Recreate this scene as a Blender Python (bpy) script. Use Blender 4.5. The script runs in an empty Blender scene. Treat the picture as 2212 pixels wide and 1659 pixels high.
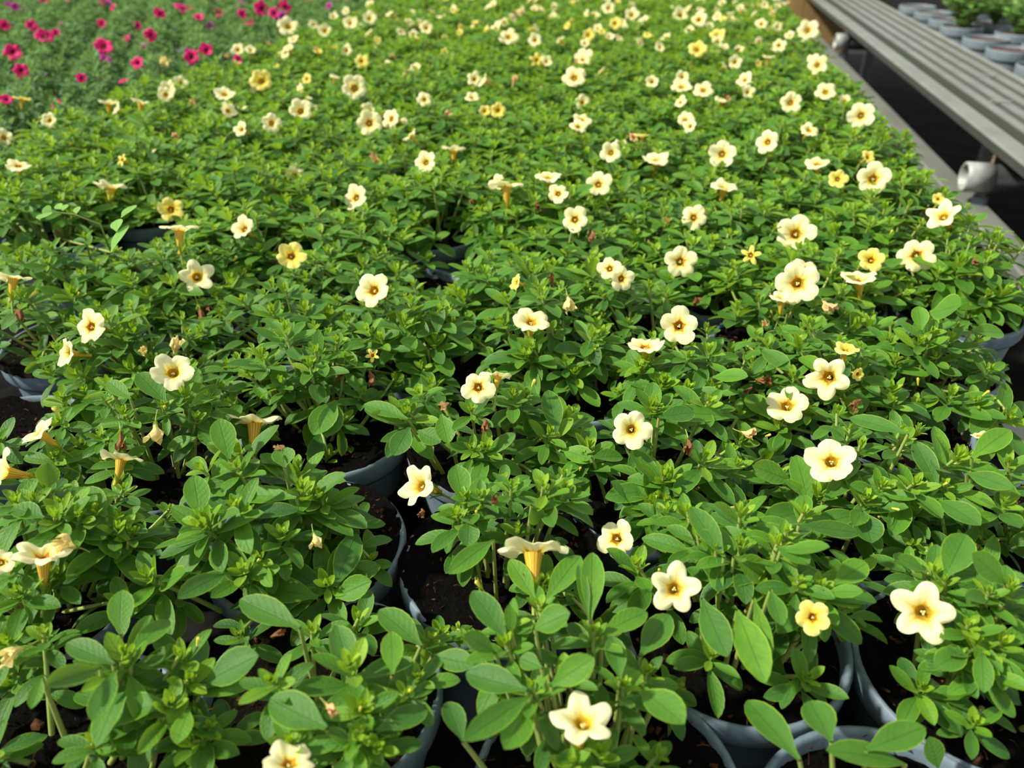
import bpy, math
import numpy as np
from mathutils import Matrix, Vector

sc = bpy.context.scene
COL = sc.collection
# ------------------------------------------------------------------ camera
IW, IH, FPX = 2212, 1659, 1671.0
CX, CY = 1106.0, 829.5
VPX, VPY = 1472.0, -227.0                       # where the bench edges run to
CAM_H = 0.30                                    # eye above the pot rims (z = 0)
PITCH = math.atan2(CY - VPY, FPX)
YAW = math.atan2(VPX - CX, math.hypot(FPX, CY - VPY))
FWD = np.array([-math.sin(YAW) * math.cos(PITCH), math.cos(YAW) * math.cos(PITCH), -math.sin(PITCH)])
RGT = np.array([math.cos(YAW), math.sin(YAW), 0.0])
UPV = np.cross(RGT, FWD)
EYE = np.array([0.0, 0.0, CAM_H])
cam_d = bpy.data.cameras.new('camera'); cam = bpy.data.objects.new('camera', cam_d); COL.objects.link(cam)
M = Matrix.Identity(4)
for i in range(3):
    M[i][0] = RGT[i]; M[i][1] = UPV[i]; M[i][2] = -FWD[i]; M[i][3] = EYE[i]
cam.matrix_world = M
cam_d.sensor_width = 36.0; cam_d.lens = FPX / IW * 36.0
cam_d.clip_start = 0.02; cam_d.clip_end = 50
cam_d.dof.use_dof = True; cam_d.dof.focus_distance = 0.43; cam_d.dof.aperture_fstop = 9.5
sc.camera = cam
# ------------------------------------------------------------------ light
w = bpy.data.worlds.new('greenhouse_sky'); sc.world = w; w.use_nodes = True
nt = w.node_tree; bg = nt.nodes['Background']
bg.inputs['Color'].default_value = (0.93, 0.97, 1.0, 1); bg.inputs['Strength'].default_value = 0.72
sun_d = bpy.data.lights.new('sun', 'SUN'); sun = bpy.data.objects.new('sun', sun_d); COL.objects.link(sun)
sun_d.energy = 6.0; sun_d.angle = math.radians(3.0); sun_d.color = (1.0, 0.95, 0.85)
SUN_TO = Vector((-0.80, -0.25, 0.80))           # towards the sun: from the side opposite the aisle, a little behind the eye
sun.rotation_euler = SUN_TO.to_track_quat('Z', 'Y').to_euler()
sc.view_settings.view_transform = 'Standard'; sc.view_settings.look = 'None'
sc.view_settings.gamma = 1.0; sc.view_settings.use_curve_mapping = False
sc.view_settings.exposure = 0.28

# ------------------------------------------------------------------ projection helpers
def ray(px, py):
    return FWD + RGT * ((px - CX) / FPX) - UPV * ((py - CY) / FPX)
def at(px, py, z):
    d = ray(px, py); return EYE + d * ((z - CAM_H) / d[2])
def proj(p):
    q = np.asarray(p) - EYE; d = q @ FWD
    return CX + FPX * (q @ RGT) / d, CY - FPX * (q @ UPV) / d, d
def facing(px, py, fx, fy):
    d = ray(px, py); d = d / np.linalg.norm(d)
    r = RGT - d * (RGT @ d); r /= np.linalg.norm(r); u = np.cross(r, d)
    fz = math.sqrt(max(0.0, 1 - fx * fx - fy * fy)) if fy < .95 else -.14
    v = r * fx + u * fy - d * fz
    return v / np.linalg.norm(v)
def unit(a):
    return a / np.maximum(np.linalg.norm(a, axis=-1, keepdims=True), 1e-9)

# ------------------------------------------------------------------ materials
def new_mat(name):
    m = bpy.data.materials.new(name); m.use_nodes = True
    t = m.node_tree; b = t.nodes['Principled BSDF']
    return m, t, b
def math_n(t, op, a, b=None, c=None, clamp=False):
    n = t.nodes.new('ShaderNodeMath'); n.operation = op; n.use_clamp = clamp
    for i, v in enumerate((a, b, c)):
        if v is None: continue
        if isinstance(v, (int, float)): n.inputs[i].default_value = v
        else: t.links.new(v, n.inputs[i])
    return n.outputs[0]
def ramp(t, fac, stops, interp='LINEAR'):
    n = t.nodes.new('ShaderNodeValToRGB'); cr = n.color_ramp; cr.interpolation = interp
    while len(cr.elements) < len(stops): cr.elements.new(0.5)
    for e, (p, c) in zip(cr.elements, stops):
        e.position = p; e.color = (*c, 1)
    t.links.new(fac, n.inputs[0]); return n.outputs[0]
def mixc(t, fac, a, b):
    n = t.nodes.new('ShaderNodeMix'); n.data_type = 'RGBA'
    for v, s in ((fac, n.inputs[0]), (a, n.inputs[6]), (b, n.inputs[7])):
        if isinstance(v, (int, float)): s.default_value = v
        elif isinstance(v, tuple): s.default_value = (*v, 1)
        else: t.links.new(v, s)
    return n.outputs[2]
def attr(t, name):
    a = t.nodes.new('ShaderNodeAttribute'); a.attribute_name = name
    s = t.nodes.new('ShaderNodeSeparateXYZ'); t.links.new(a.outputs['Vector'], s.inputs[0]); return s.outputs
def smooth(t, v, lo, hi, a=0.0, b=1.0):
    n = t.nodes.new('ShaderNodeMapRange'); n.interpolation_type = 'SMOOTHSTEP'
    t.links.new(v, n.inputs[0]); n.inputs[1].default_value = lo; n.inputs[2].default_value = hi
    n.inputs[3].default_value = a; n.inputs[4].default_value = b; return n.outputs[0]
def add_translucent(t, b, col, amount):
    tr = t.nodes.new('ShaderNodeBsdfTranslucent'); mx = t.nodes.new('ShaderNodeMixShader')
    t.links.new(col, tr.inputs['Color']); mx.inputs[0].default_value = amount
    t.links.new(b.outputs[0], mx.inputs[1]); t.links.new(tr.outputs[0], mx.inputs[2])
    t.links.new(mx.outputs[0], t.nodes['Material Output'].inputs['Surface'])
def bump(t, b, h, strength, dist=0.001):
    n = t.nodes.new('ShaderNodeBump'); n.inputs['Strength'].default_value = strength; n.inputs['Distance'].default_value = dist
    t.links.new(h, n.inputs['Height']); t.links.new(n.outputs[0], b.inputs['Normal'])
def noise(t, scale, detail=3, rough=0.6, coord='Object', vec=None):
    n = t.nodes.new('ShaderNodeTexNoise'); n.inputs['Scale'].default_value = scale
    n.inputs['Detail'].default_value = detail; n.inputs['Roughness'].default_value = rough
    if vec is None:
        tc = t.nodes.new('ShaderNodeTexCoord'); vec = tc.outputs[coord]
    t.links.new(vec, n.inputs['Vector']); return n.outputs['Fac']

def leaf_material(name, old, mid, young):
    m, t, b = new_mat(name)
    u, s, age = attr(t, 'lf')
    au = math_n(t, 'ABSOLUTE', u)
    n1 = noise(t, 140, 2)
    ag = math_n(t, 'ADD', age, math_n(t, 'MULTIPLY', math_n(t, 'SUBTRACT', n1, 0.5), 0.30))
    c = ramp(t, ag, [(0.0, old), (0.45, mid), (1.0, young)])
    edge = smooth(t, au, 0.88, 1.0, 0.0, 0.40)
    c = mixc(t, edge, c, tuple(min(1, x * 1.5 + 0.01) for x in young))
    rib = smooth(t, au, 0.0, 0.09, 0.45, 0.0)
    c = mixc(t, rib, c, tuple(x * 0.7 for x in old))
    t.links.new(c, b.inputs['Base Color'])
    b.inputs['Roughness'].default_value = 0.5
    b.inputs['Specular IOR Level'].default_value = 0.32
    b.inputs['Sheen Weight'].default_value = 0.05; b.inputs['Sheen Roughness'].default_value = 0.4
    vein = math_n(t, 'SINE', math_n(t, 'MULTIPLY', math_n(t, 'SUBTRACT', s, math_n(t, 'MULTIPLY', au, 0.22)), 48.0))
    n2 = noise(t, 1500, 2)
    h = math_n(t, 'ADD', math_n(t, 'MULTIPLY', vein, 0.10), math_n(t, 'ADD', n2, math_n(t, 'MULTIPLY', rib, -1.2)))
    bump(t, b, h, 0.45, 0.0006)
    tc = mixc(t, 0.6, c, tuple(min(1, x * 1.35) for x in young))
    add_translucent(t, b, tc, 0.36)
    return m
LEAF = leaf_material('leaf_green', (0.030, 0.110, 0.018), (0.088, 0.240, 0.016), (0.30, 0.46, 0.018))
LEAF_PINK = leaf_material('leaf_deep_green', (0.036, 0.110, 0.034), (0.095, 0.225, 0.060), (0.22, 0.38, 0.085))
LEAF_ASTER = leaf_material('leaf_bluish_green', (0.08, 0.20, 0.04), (0.16, 0.34, 0.07), (0.28, 0.48, 0.11))
LEAF_WEED = leaf_material('leaf_weed', (0.12, 0.30, 0.05), (0.20, 0.42, 0.07), (0.28, 0.52, 0.10))
def plain(name, col, rough=0.6, spec=0.3, metal=0.0, nscale=None, ncol=None, bstr=0.0, trans=0.0):
    m, t, b = new_mat(name)
    b.inputs['Roughness'].default_value = rough; b.inputs['Specular IOR Level'].default_value = spec
    b.inputs['Metallic'].default_value = metal
    if nscale:
        f = noise(t, nscale, 4)
        f2 = smooth(t, f, 0.35, 0.68)
        c = mixc(t, f2, col, ncol or tuple(x * 0.7 for x in col))
        t.links.new(c, b.inputs['Base Color'])
        if bstr: bump(t, b, f, bstr, 0.002)
        if trans: add_translucent(t, b, c, trans)
    else:
        b.inputs['Base Color'].default_value = (*col, 1)
    return m
STEM = plain('stem_green', (0.20, 0.32, 0.06), 0.5, 0.3, nscale=300, ncol=(0.28, 0.28, 0.08))
POT = plain('pot_blue_grey', (0.13, 0.175, 0.21), 0.5, 0.25, nscale=120, ncol=(0.10, 0.14, 0.17))
POT_PALE = plain('pot_pale_grey', (0.155, 0.195, 0.215), 0.5, 0.3, nscale=60, ncol=(0.13, 0.165, 0.19))
CHIP = plain('peat_chip', (0.016, 0.008, 0.005), 0.95, 0.05, nscale=150, ncol=(0.085, 0.036, 0.016))
DRY = plain('dried_petal', (0.42, 0.20, 0.08), 0.8, 0.15, nscale=500, ncol=(0.20, 0.075, 0.03), bstr=0.5, trans=0.2)
WILT = plain('wilted_petal', (0.80, 0.56, 0.26), 0.6, 0.2, nscale=260, ncol=(0.72, 0.40, 0.16), bstr=0.3, trans=0.25)
WILT_Y = plain('wilted_yellow_petal', (0.90, 0.78, 0.32), 0.6, 0.2, nscale=220, ncol=(0.84, 0.62, 0.20), bstr=0.3, trans=0.25)
BUDY = plain('bud_yellow', (0.62, 0.60, 0.06), 0.5, 0.25, nscale=400, ncol=(0.74, 0.66, 0.12), trans=0.2)
BUDP = plain('bud_purple', (0.22, 0.03, 0.16), 0.5, 0.25, nscale=400, ncol=(0.32, 0.06, 0.26), trans=0.15)
ANTHER = plain('anther_cream', (0.85, 0.74, 0.25), 0.6, 0.2)
def soil_material(name, dark, brown, moss):
    m, t, b = new_mat(name)
    a = noise(t, 45, 4, 0.7); c = noise(t, 330, 5, 0.75); d = noise(t, 26, 2)
    f = smooth(t, c, 0.50, 0.72)
    col = mixc(t, f, dark, brown)
    col = mixc(t, math_n(t, 'MULTIPLY', smooth(t, a, 0.55, 0.7), smooth(t, c, 0.40, 0.62)), col, moss)
    t.links.new(col, b.inputs['Base Color'])
    b.inputs['Roughness'].default_value = 0.95; b.inputs['Specular IOR Level'].default_value = 0.06
    bump(t, b, c, 1.0, 0.004)
    return m
SOIL = soil_material('potting_soil', (0.0028, 0.0025, 0.0022), (0.013, 0.007, 0.005), (0.008, 0.012, 0.004))
SOIL_RED = soil_material('reddish_peat', (0.09, 0.038, 0.018), (0.24, 0.11, 0.05), (0.15, 0.06, 0.03))
def petal_material(name, kind):
    m, t, b = new_mat(name)
    r, lobe, hue = attr(t, 'fl')
    al = math_n(t, 'ABSOLUTE', lobe)
    n1 = noise(t, 900, 2)
    star = math_n(t, 'MULTIPLY', smooth(t, al, 0.0, 0.55, 1.0, 0.0), 0.11)
    rr = math_n(t, 'ADD', math_n(t, 'SUBTRACT', r, star), math_n(t, 'MULTIPLY', math_n(t, 'SUBTRACT', n1, 0.5), 0.08))
    vein = math_n(t, 'MULTIPLY', smooth(t, al, 0.015, 0.065, 1.0, 0.0), smooth(t, r, 0.45, 0.95, 0.75, 0.0))
    if kind == 'cream':
        c = ramp(t, rr, [(0.0, (0.55, 0.42, 0.03)), (0.15, (0.62, 0.42, 0.02)), (0.215, (0.46, 0.085, 0.006)), (0.26, (0.48, 0.085, 0.006)),
                         (0.29, (0.90, 0.56, 0.03)), (0.38, (0.93, 0.80, 0.22)), (0.50, (0.93, 0.85, 0.41)), (1.0, (0.93, 0.87, 0.50))])
        c2 = ramp(t, r, [(0.0, (0.55, 0.42, 0.03)), (0.22, (0.66, 0.45, 0.03)), (0.30, (0.88, 0.62, 0.04)), (0.42, (0.93, 0.82, 0.28)), (0.6, (0.93, 0.88, 0.50)), (1.0, (0.93, 0.89, 0.54))])
        c = mixc(t, hue, c, c2)
        c = mixc(t, math_n(t, 'MULTIPLY', vein, 0.6), c, (0.62, 0.42, 0.08))
    elif kind == 'yellow':
        c = ramp(t, rr, [(0.0, (0.55, 0.40, 0.02)), (0.21, (0.50, 0.13, 0.01)), (0.28, (0.85, 0.56, 0.02)), (0.42, (0.92, 0.76, 0.10)), (1.0, (0.92, 0.81, 0.27))])
        c = mixc(t, math_n(t, 'MULTIPLY', vein, 0.8), c, (0.48, 0.25, 0.02))
    elif kind == 'pink':
        c = ramp(t, rr, [(0.0, (0.10, 0.004, 0.02)), (0.25, (0.26, 0.005, 0.05)), (0.45, (0.74, 0.012, 0.15)), (1.0, (0.80, 0.018, 0.20))])
    elif kind == 'purple':
        c = ramp(t, rr, [(0.0, (0.10, 0.004, 0.06)), (0.4, (0.40, 0.02, 0.22)), (1.0, (0.48, 0.06, 0.34))])
    t.links.new(c, b.inputs['Base Color'])
    b.inputs['Roughness'].default_value = 0.55; b.inputs['Specular IOR Level'].default_value = 0.2
    b.inputs['Sheen Weight'].default_value = 0.08
    bump(t, b, n1, 0.15, 0.0004)
    add_translucent(t, b, c, 0.40)
    return m
PETAL = {k: petal_material('petal_' + k, k) for k in ('cream', 'yellow', 'pink', 'purple')}
def tube_material(name, base, stripe):
    m, t, b = new_mat(name)
    r, lobe, hue = attr(t, 'fl')
    f = math_n(t, 'SINE', math_n(t, 'MULTIPLY', lobe, 15.0))
    c = mixc(t, smooth(t, f, 0.55, 0.95, 0.0, 0.8), base, stripe)
    t.links.new(c, b.inputs['Base Color']); b.inputs['Roughness'].default_value = 0.5
    b.inputs['Specular IOR Level'].default_value = 0.2
    add_translucent(t, b, c, 0.2)
    return m
TUBE = tube_material('flower_tube_striped', (0.70, 0.47, 0.05), (0.24, 0.08, 0.015))
TUBE_PINK = tube_material('flower_tube_pink', (0.40, 0.02, 0.10), (0.20, 0.01, 0.06))

# ------------------------------------------------------------------ mesh building
class MB:
    def __init__(s): s.v = []; s.f = []; s.m = []; s.a = []; s.n = 0
    def add(s, V, quads, mat=0, A=None):
        V = np.asarray(V, float).reshape(-1, 3); Q = np.asarray(quads, np.int64).reshape(-1, 4)
        s.v.append(V); s.f.append(Q + s.n); s.m.append(np.full(len(Q), mat, np.int32))
        s.a.append(np.zeros_like(V) if A is None else np.asarray(A, float).reshape(-1, 3)); s.n += len(V)
    def mesh(s, name, mats, attr_name='lf', smooth=True):
        V = np.concatenate(s.v); F = np.concatenate(s.f); MI = np.concatenate(s.m); A = np.concatenate(s.a)
        me = bpy.data.meshes.new(name)
        me.vertices.add(len(V)); me.vertices.foreach_set('co', V.astype(np.float32).ravel())
        me.loops.add(F.size); me.polygons.add(len(F))
        me.loops.foreach_set('vertex_index', F.astype(np.int32).ravel())
        me.polygons.foreach_set('loop_start', np.arange(0, F.size, 4, dtype=np.int32))
        me.polygons.foreach_set('material_index', MI)
        me.polygons.foreach_set('use_smooth', np.full(len(F), smooth))
        at_ = me.attributes.new(attr_name, 'FLOAT_VECTOR', 'POINT'); at_.data.foreach_set('vector', A.astype(np.float32).ravel())
        for m in mats: me.materials.append(m)
        me.update(calc_edges=True)
        return me
def grid_quads(n, m, wrap=False):
    r = np.arange(n - 1)[:, None]; c = np.arange(m if wrap else m - 1)[None, :]; c2 = (c + 1) % m
    return np.stack([r * m + c, r * m + c2, (r + 1) * m + c2, (r + 1) * m + c], -1).reshape(-1, 4)
NS, NU = 9, 5
_S = np.array([0, .10, .22, .36, .52, .68, .82, .94, 1.0])
_W = np.array([.13, .24, .53, .84, 1.0, .97, .78, .40, .05])
_W2 = np.array([.20, .42, .78, .98, .96, .78, .52, .2, .03])          # lance-shaped
_U = np.linspace(-1, 1, NU)
LQ = grid_quads(NS, NU)
def leaves(mb, B, D, N, L, Wd, age, curl, fold=0.18, mat=0, lance=0.0):
    """many leaves at once: base, direction along the blade, upper-side normal, length, half width"""
    B = np.atleast_2d(B); n = len(B)
    if n == 0: return
    D = unit(np.atleast_2d(D)); N = np.atleast_2d(N); N = unit(N - D * (N * D).sum(1, keepdims=True)); S = np.cross(D, N)
    L = np.broadcast_to(np.asarray(L, float), n); Wd = np.broadcast_to(np.asarray(Wd, float), n)
    age = np.broadcast_to(np.asarray(age, float), n); curl = np.broadcast_to(np.asarray(curl, float), n); curl = np.where(np.abs(curl) < 1e-3, 1e-3, curl)
    fold = np.broadcast_to(np.asarray(fold, float), n); lance = np.broadcast_to(np.asarray(lance, float), n)
    ph = curl[:, None] * _S[None]
    x = L[:, None] * np.sin(ph) / curl[:, None]; z = -L[:, None] * (1 - np.cos(ph)) / curl[:, None]
    nv = N[:, None, :] * np.cos(ph)[..., None] + D[:, None, :] * np.sin(ph)[..., None]
    C = B[:, None, :] + D[:, None, :] * x[..., None] + N[:, None, :] * z[..., None]
    prof = _W[None] * (1 - lance[:, None]) + _W2[None] * lance[:, None]
    wd = Wd[:, None] * prof
    P = C[:, :, None, :] + S[:, None, None, :] * (wd[:, :, None] * _U[None, None, :])[..., None] \
        + nv[:, :, None, :] * (wd[:, :, None] * (fold[:, None, None] * 1.6 * (_U ** 2)[None, None, :]))[..., None]
    A = np.zeros((n, NS, NU, 3)); A[..., 0] = _U[None, None, :]; A[..., 1] = _S[None, :, None]; A[..., 2] = age[:, None, None]
    Q = (LQ[None] + (np.arange(n) * NS * NU)[:, None, None]).reshape(-1, 4)
    mb.add(P.reshape(-1, 3), Q, mat, A.reshape(-1, 3))
def tube(mb, pts, rad, mat=0, sides=6, A=(0, 0, 0.5)):
    P = np.asarray(pts, float); k = len(P); T = unit(np.gradient(P, axis=0))
    ref = np.array([0.31, 0.17, 0.93]) if abs(T[0][2]) < 0.9 else np.array([1.0, 0.2, 0.1])
    X = unit(np.cross(T, ref)); Y = np.cross(T, X)
    th = np.linspace(0, 2 * math.pi, sides, endpoint=False)
    rad = np.broadcast_to(np.asarray(rad, float), k)
    V = P[:, None, :] + rad[:, None, None] * (X[:, None, :] * np.cos(th)[None, :, None] + Y[:, None, :] * np.sin(th)[None, :, None])
    mb.add(V.reshape(-1, 3), grid_quads(k, sides, True)[:, ::-1], mat, np.tile(np.asarray(A, float), (k * sides, 1)))
def lathe(mb, prof, seg=48, mat=0, c=(0, 0)):
    pr = np.asarray(prof, float); th = np.linspace(0, 2 * math.pi, seg, endpoint=False)
    V = np.zeros((len(pr), seg, 3)); V[..., 0] = c[0] + pr[:, 0:1] * np.cos(th); V[..., 1] = c[1] + pr[:, 0:1] * np.sin(th); V[..., 2] = pr[:, 1:2]
    mb.add(V.reshape(-1, 3), grid_quads(len(pr), seg, True), mat)
def box(mb, lo, hi, mat=0):
    x0, y0, z0 = lo; x1, y1, z1 = hi
    V = [(x0, y0, z0), (x1, y0, z0), (x1, y1, z0), (x0, y1, z0), (x0, y0, z1), (x1, y0, z1), (x1, y1, z1), (x0, y1, z1)]
    mb.add(V, [(0, 3, 2, 1), (4, 5, 6, 7), (0, 1, 5, 4), (1, 2, 6, 5), (2, 3, 7, 6), (3, 0, 4, 7)], mat)
def extrude_y(mb, prof, y0, y1, mat=0):
    """closed outline in x, z swept along the bench"""
    p = np.asarray(prof, float); k = len(p)
    V = np.zeros((2, k, 3)); V[:, :, 0] = p[:, 0]; V[:, :, 2] = p[:, 1]; V[0, :, 1] = y0; V[1, :, 1] = y1
    mb.add(V.reshape(-1, 3), grid_quads(2, k, True), mat)
def link(name, me, parent=None, loc=None, mat4=None):
    o = bpy.data.objects.new(name, me); COL.objects.link(o)
    if parent is not None: o.parent = parent
    if mat4 is not None: o.matrix_basis = mat4
    elif loc is not None: o.location = loc
    return o
def tag(o, label=None, cat=None, group=None, kind=None):
    for k, v in (('label', label), ('category', cat), ('group', group), ('kind', kind)):
        if v: o[k] = v
    return o

# ------------------------------------------------------------------ flowers
def frame(z, rng):
    z = np.asarray(z, float); z = z / np.linalg.norm(z)
    a = rng.normal(size=3); x = np.cross(a, z); x /= np.linalg.norm(x); y = np.cross(z, x)
    return x, y, z
def mat_from(p, z, s, rng):
    x, y, z = frame(z, rng); m = Matrix.Identity(4)
    for i in range(3):
        m[i][0] = x[i] * s; m[i][1] = y[i] * s; m[i][2] = z[i] * s; m[i][3] = p[i]
    return m
def corolla(mb, rng, style='open', mat=0, na=60):
    th = np.linspace(0, 2 * math.pi, na, endpoint=False)
    t = np.array([0, .10, .18, .24, .29, .34, .42, .52, .63, .74, .84, .92, 1.0]); nr = len(t)
    lob = (th * 5 / (2 * math.pi)) % 1.0; li = np.floor(th * 5 / (2 * math.pi)).astype(int) % 5
    c = np.cos((lob - .5) * math.pi); lobe = (lob - .5) * 2
    if style == 'star':
        base, amp, pw = .34, .66, 1.5
    elif style == 'ragged':
        base, amp, pw = .63, .37, 1.15
    else:
        base, amp, pw = .74, .26, .65
    ls = rng.uniform(.92, 1.06, 5)[li]
    edge = (base + amp * np.abs(c) ** pw) * ls - (0.035 * np.exp(-(lobe / .12) ** 2) if style == 'open' else 0)
    lz = rng.uniform(-.10, .14, 5)[li] * np.abs(c)
    cup = rng.uniform(.16, .40); rec = rng.uniform(.03, .16)
    ph = rng.uniform(0, 6.28, 3)
    R = np.zeros((nr, na)); Z = np.zeros((nr, na))
    for i, tt in enumerate(t):
        if tt <= .29:
            k = tt / .29; R[i] = .10 + .15 * k ** 1.1; Z[i] = -.50 + .44 * k
        else:
            q = (tt - .29) / .71
            R[i] = .25 + (edge - .25) * q
            Z[i] = -.06 + cup * math.sin(q * 1.75) - rec * q ** 3 + lz * q ** 2 + .05 * q * np.cos(5 * th + math.pi) \
                + .035 * q ** 2 * (np.sin(11 * th + ph[0]) + .8 * np.sin(7 * th + ph[1])) + (0.10 * q ** 2 * np.sin(2 * th + ph[2]))
    V = np.stack([R * np.cos(th), R * np.sin(th), Z], -1)
    A = np.zeros((nr, na, 3)); A[..., 0] = t[:, None]; A[..., 1] = lobe[None]; A[..., 2] = rng.uniform(0, .55) if rng.rand() < .7 else rng.uniform(.55, .95)
    mb.add(V.reshape(-1, 3), grid_quads(nr, na, True), mat, A.reshape(-1, 3))
def fl_tube(mb, mat=0, na=20, bend=0.0):
    z = np.array([-.06, -.16, -.35, -.6, -.9, -1.15, -1.3]); r = np.array([.26, .245, .21, .17, .125, .10, .09])
    th = np.linspace(0, 2 * math.pi, na, endpoint=False)
    V = np.zeros((len(z), na, 3)); V[..., 0] = r[:, None] * np.cos(th) + (bend * (z + .06) ** 2)[:, None]; V[..., 1] = r[:, None] * np.sin(th); V[..., 2] = z[:, None]
    A = np.zeros((len(z), na, 3)); A[..., 0] = .5; A[..., 1] = th[None]
    mb.add(V.reshape(-1, 3), grid_quads(len(z), na, True)[:, ::-1], mat, A.reshape(-1, 3))
def fl_calyx(mb, rng, mat=0, smat=None, zb=-1.3, ln=.75):
    a = np.arange(5) * 2 * math.pi / 5 + rng.uniform(0, 1)
    out = np.stack([np.cos(a), np.sin(a), 0 * a], 1); up = np.array([[0, 0, 1.0]])
    leaves(mb, out * .07 + [[0, 0, zb]], out * .38 + up, out * -1.0 + up * .38, ln * rng.uniform(.85, 1.15, 5), .085, rng.uniform(.5, .9, 5), .35, .2, mat, 1.0)
    if smat is not None:
        k = np.linspace(0, 1, 5)
        tube(mb, np.stack([.12 * k ** 2, 0 * k, zb + .03 - 1.0 * k], 1), [.08, .055, .05, .05, .05], smat)
def fl_stamen(mb, mat=0):
    for a, zz in ((0.3, .02), (2.4, -.04), (4.4, .0)):
        c = np.array([.05 * math.cos(a), .05 * math.sin(a), -.12 + zz])
        th = np.linspace(0, 2 * math.pi, 7, endpoint=False); pz = np.array([-1, -.6, 0, .6, 1]); pr = np.sqrt(1 - (pz * .98) ** 2)
        V = np.stack([c[0] + .04 * pr[:, None] * np.cos(th), c[1] + .04 * pr[:, None] * np.sin(th), np.broadcast_to(c[2] + .035 * pz[:, None], (5, 7))], -1)
        mb.add(V.reshape(-1, 3), grid_quads(5, 7, True), mat)
        tube(mb, [c, c - [c[0] * .5, c[1] * .5, .25], [0, 0, -.6]], .014, mat, 4)
def crumple(mb, rng, mat=0, na=28, flare=.55, shred=.5, ln=1.0):
    """collapsed corolla: a pleated, drooping funnel"""
    z = np.linspace(-.6, 1.0, 9) * ln; th = np.linspace(0, 2 * math.pi, na, endpoint=False)
    r0 = np.interp(np.linspace(0, 1, 9), [0, .35, .7, 1], [.10, .20, flare * .8, flare])
    ph = rng.uniform(0, 6.28, 4); k = np.linspace(0, 1, 9)[:, None]
    rr = r0[:, None] * (1 + k * (.28 * np.sin(5 * th + ph[0]) + .18 * np.sin(9 * th + ph[1])))
    zz = z[:, None] + k ** 3 * shred * (.35 * np.sin(3 * th + ph[2]) + .22 * np.sin(8 * th + ph[3]))
    sx = rng.uniform(.35, .8) * (k ** 1.5); sq = rng.uniform(.55, .9)
    V = np.stack([rr * np.cos(th) + sx * np.sin(k * 5 + ph[0]) * .5, rr * np.sin(th) * sq, zz + 0 * rr], -1)
    V += rng.normal(scale=.045, size=V.shape) * k[..., None]
    mb.add(V.reshape(-1, 3), grid_quads(9, na, True), mat, np.zeros((9 * na, 3)))
def bud_mesh(mb, rng, mat=0, ln=1.0):
    k = np.linspace(0, 1, 8); r = np.interp(k, [0, .25, .6, .85, 1], [.09, .15, .20, .24, .05])
    th = np.linspace(0, 2 * math.pi, 20, endpoint=False)
    rr = r[:, None] * (1 + .16 * np.cos(5 * th + k[:, None] * 3))
    V = np.stack([rr * np.cos(th), rr * np.sin(th), np.broadcast_to((-.5 + 1.3 * k)[:, None] * ln, rr.shape)], -1)
    mb.add(V.reshape(-1, 3), grid_quads(8, 20, True), mat, np.zeros((160, 3)))
def build_variants():
    V = {}
    rng = np.random.RandomState(5)
    def variants(key, n, style, petal, tubem):
        out = []
        for i in range(n):
            a = MB(); corolla(a, rng, style); b = MB(); fl_tube(b, bend=rng.uniform(-.15, .15)); c = MB(); fl_calyx(c, rng, 0, 1); d = MB(); fl_stamen(d)
            e = MB(); corolla(e, np.random.RandomState(900 + i), style, 0, 40); fl_tube(e, 1, 12)
            out.append(dict(corolla=a.mesh('corolla_' + key, [petal], 'fl'), tube=b.mesh('flower_tube_' + key, [tubem], 'fl'),
                            calyx=c.mesh('calyx', [LEAF, STEM]), stamen=d.mesh('stamen', [ANTHER]), far=e.mesh('far_' + key, [petal, tubem], 'fl')))
        V[key] = out
    variants('open', 9, 'open', PETAL['cream'], TUBE)
    variants('ragged', 3, 'ragged', PETAL['cream'], TUBE)
    variants('yellow', 4, 'open', PETAL['yellow'], TUBE)
    variants('star', 3, 'star', PETAL['yellow'], TUBE)
    variants('pink', 4, 'open', PETAL['pink'], TUBE_PINK)
    variants('purple', 2, 'open', PETAL['purple'], TUBE_PINK)
    for key, n, mat, kw in (('wilt', 3, WILT, dict(flare=.55)), ('wilty', 4, WILT_Y, dict(flare=.62, shred=.8)), ('dry', 4, DRY, dict(flare=.38, shred=.7))):
        V[key] = []
        for i in range(n):
            a = MB(); crumple(a, rng, **kw); c = MB(); fl_calyx(c, rng, 0, 1, -.75, .6)
            V[key].append(dict(corolla=a.mesh('collapsed_' + key, [mat], 'fl'), calyx=c.mesh('calyx', [LEAF, STEM])))
    for key, mat in (('bud', BUDY), ('budp', BUDP)):
        V[key] = []
        for i in range(3):
            a = MB(); bud_mesh(a, rng, ln=rng.uniform(.9, 1.3)); c = MB(); fl_calyx(c, rng, 0, 1, -.6, 1.0)
            V[key].append(dict(corolla=a.mesh('bud_' + key, [mat], 'fl'), calyx=c.mesh('calyx', [LEAF, STEM])))
    return V
FLV = build_variants()
PARTNAME = dict(open='flower', ragged='flower', yellow='flower', star='flower', pink='flower', purple='flower',
                wilt='wilted_flower', wilty='wilted_flower', dry='dried_flower', bud='bud', budp='bud')
PARTLABEL = dict(yellow='yellow flower', star='small yellow star-shaped flower', wilt='wilted beige flower', wilty='wilted yellow flower',
                 dry='dry brown flower', purple='purple flower')
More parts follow.
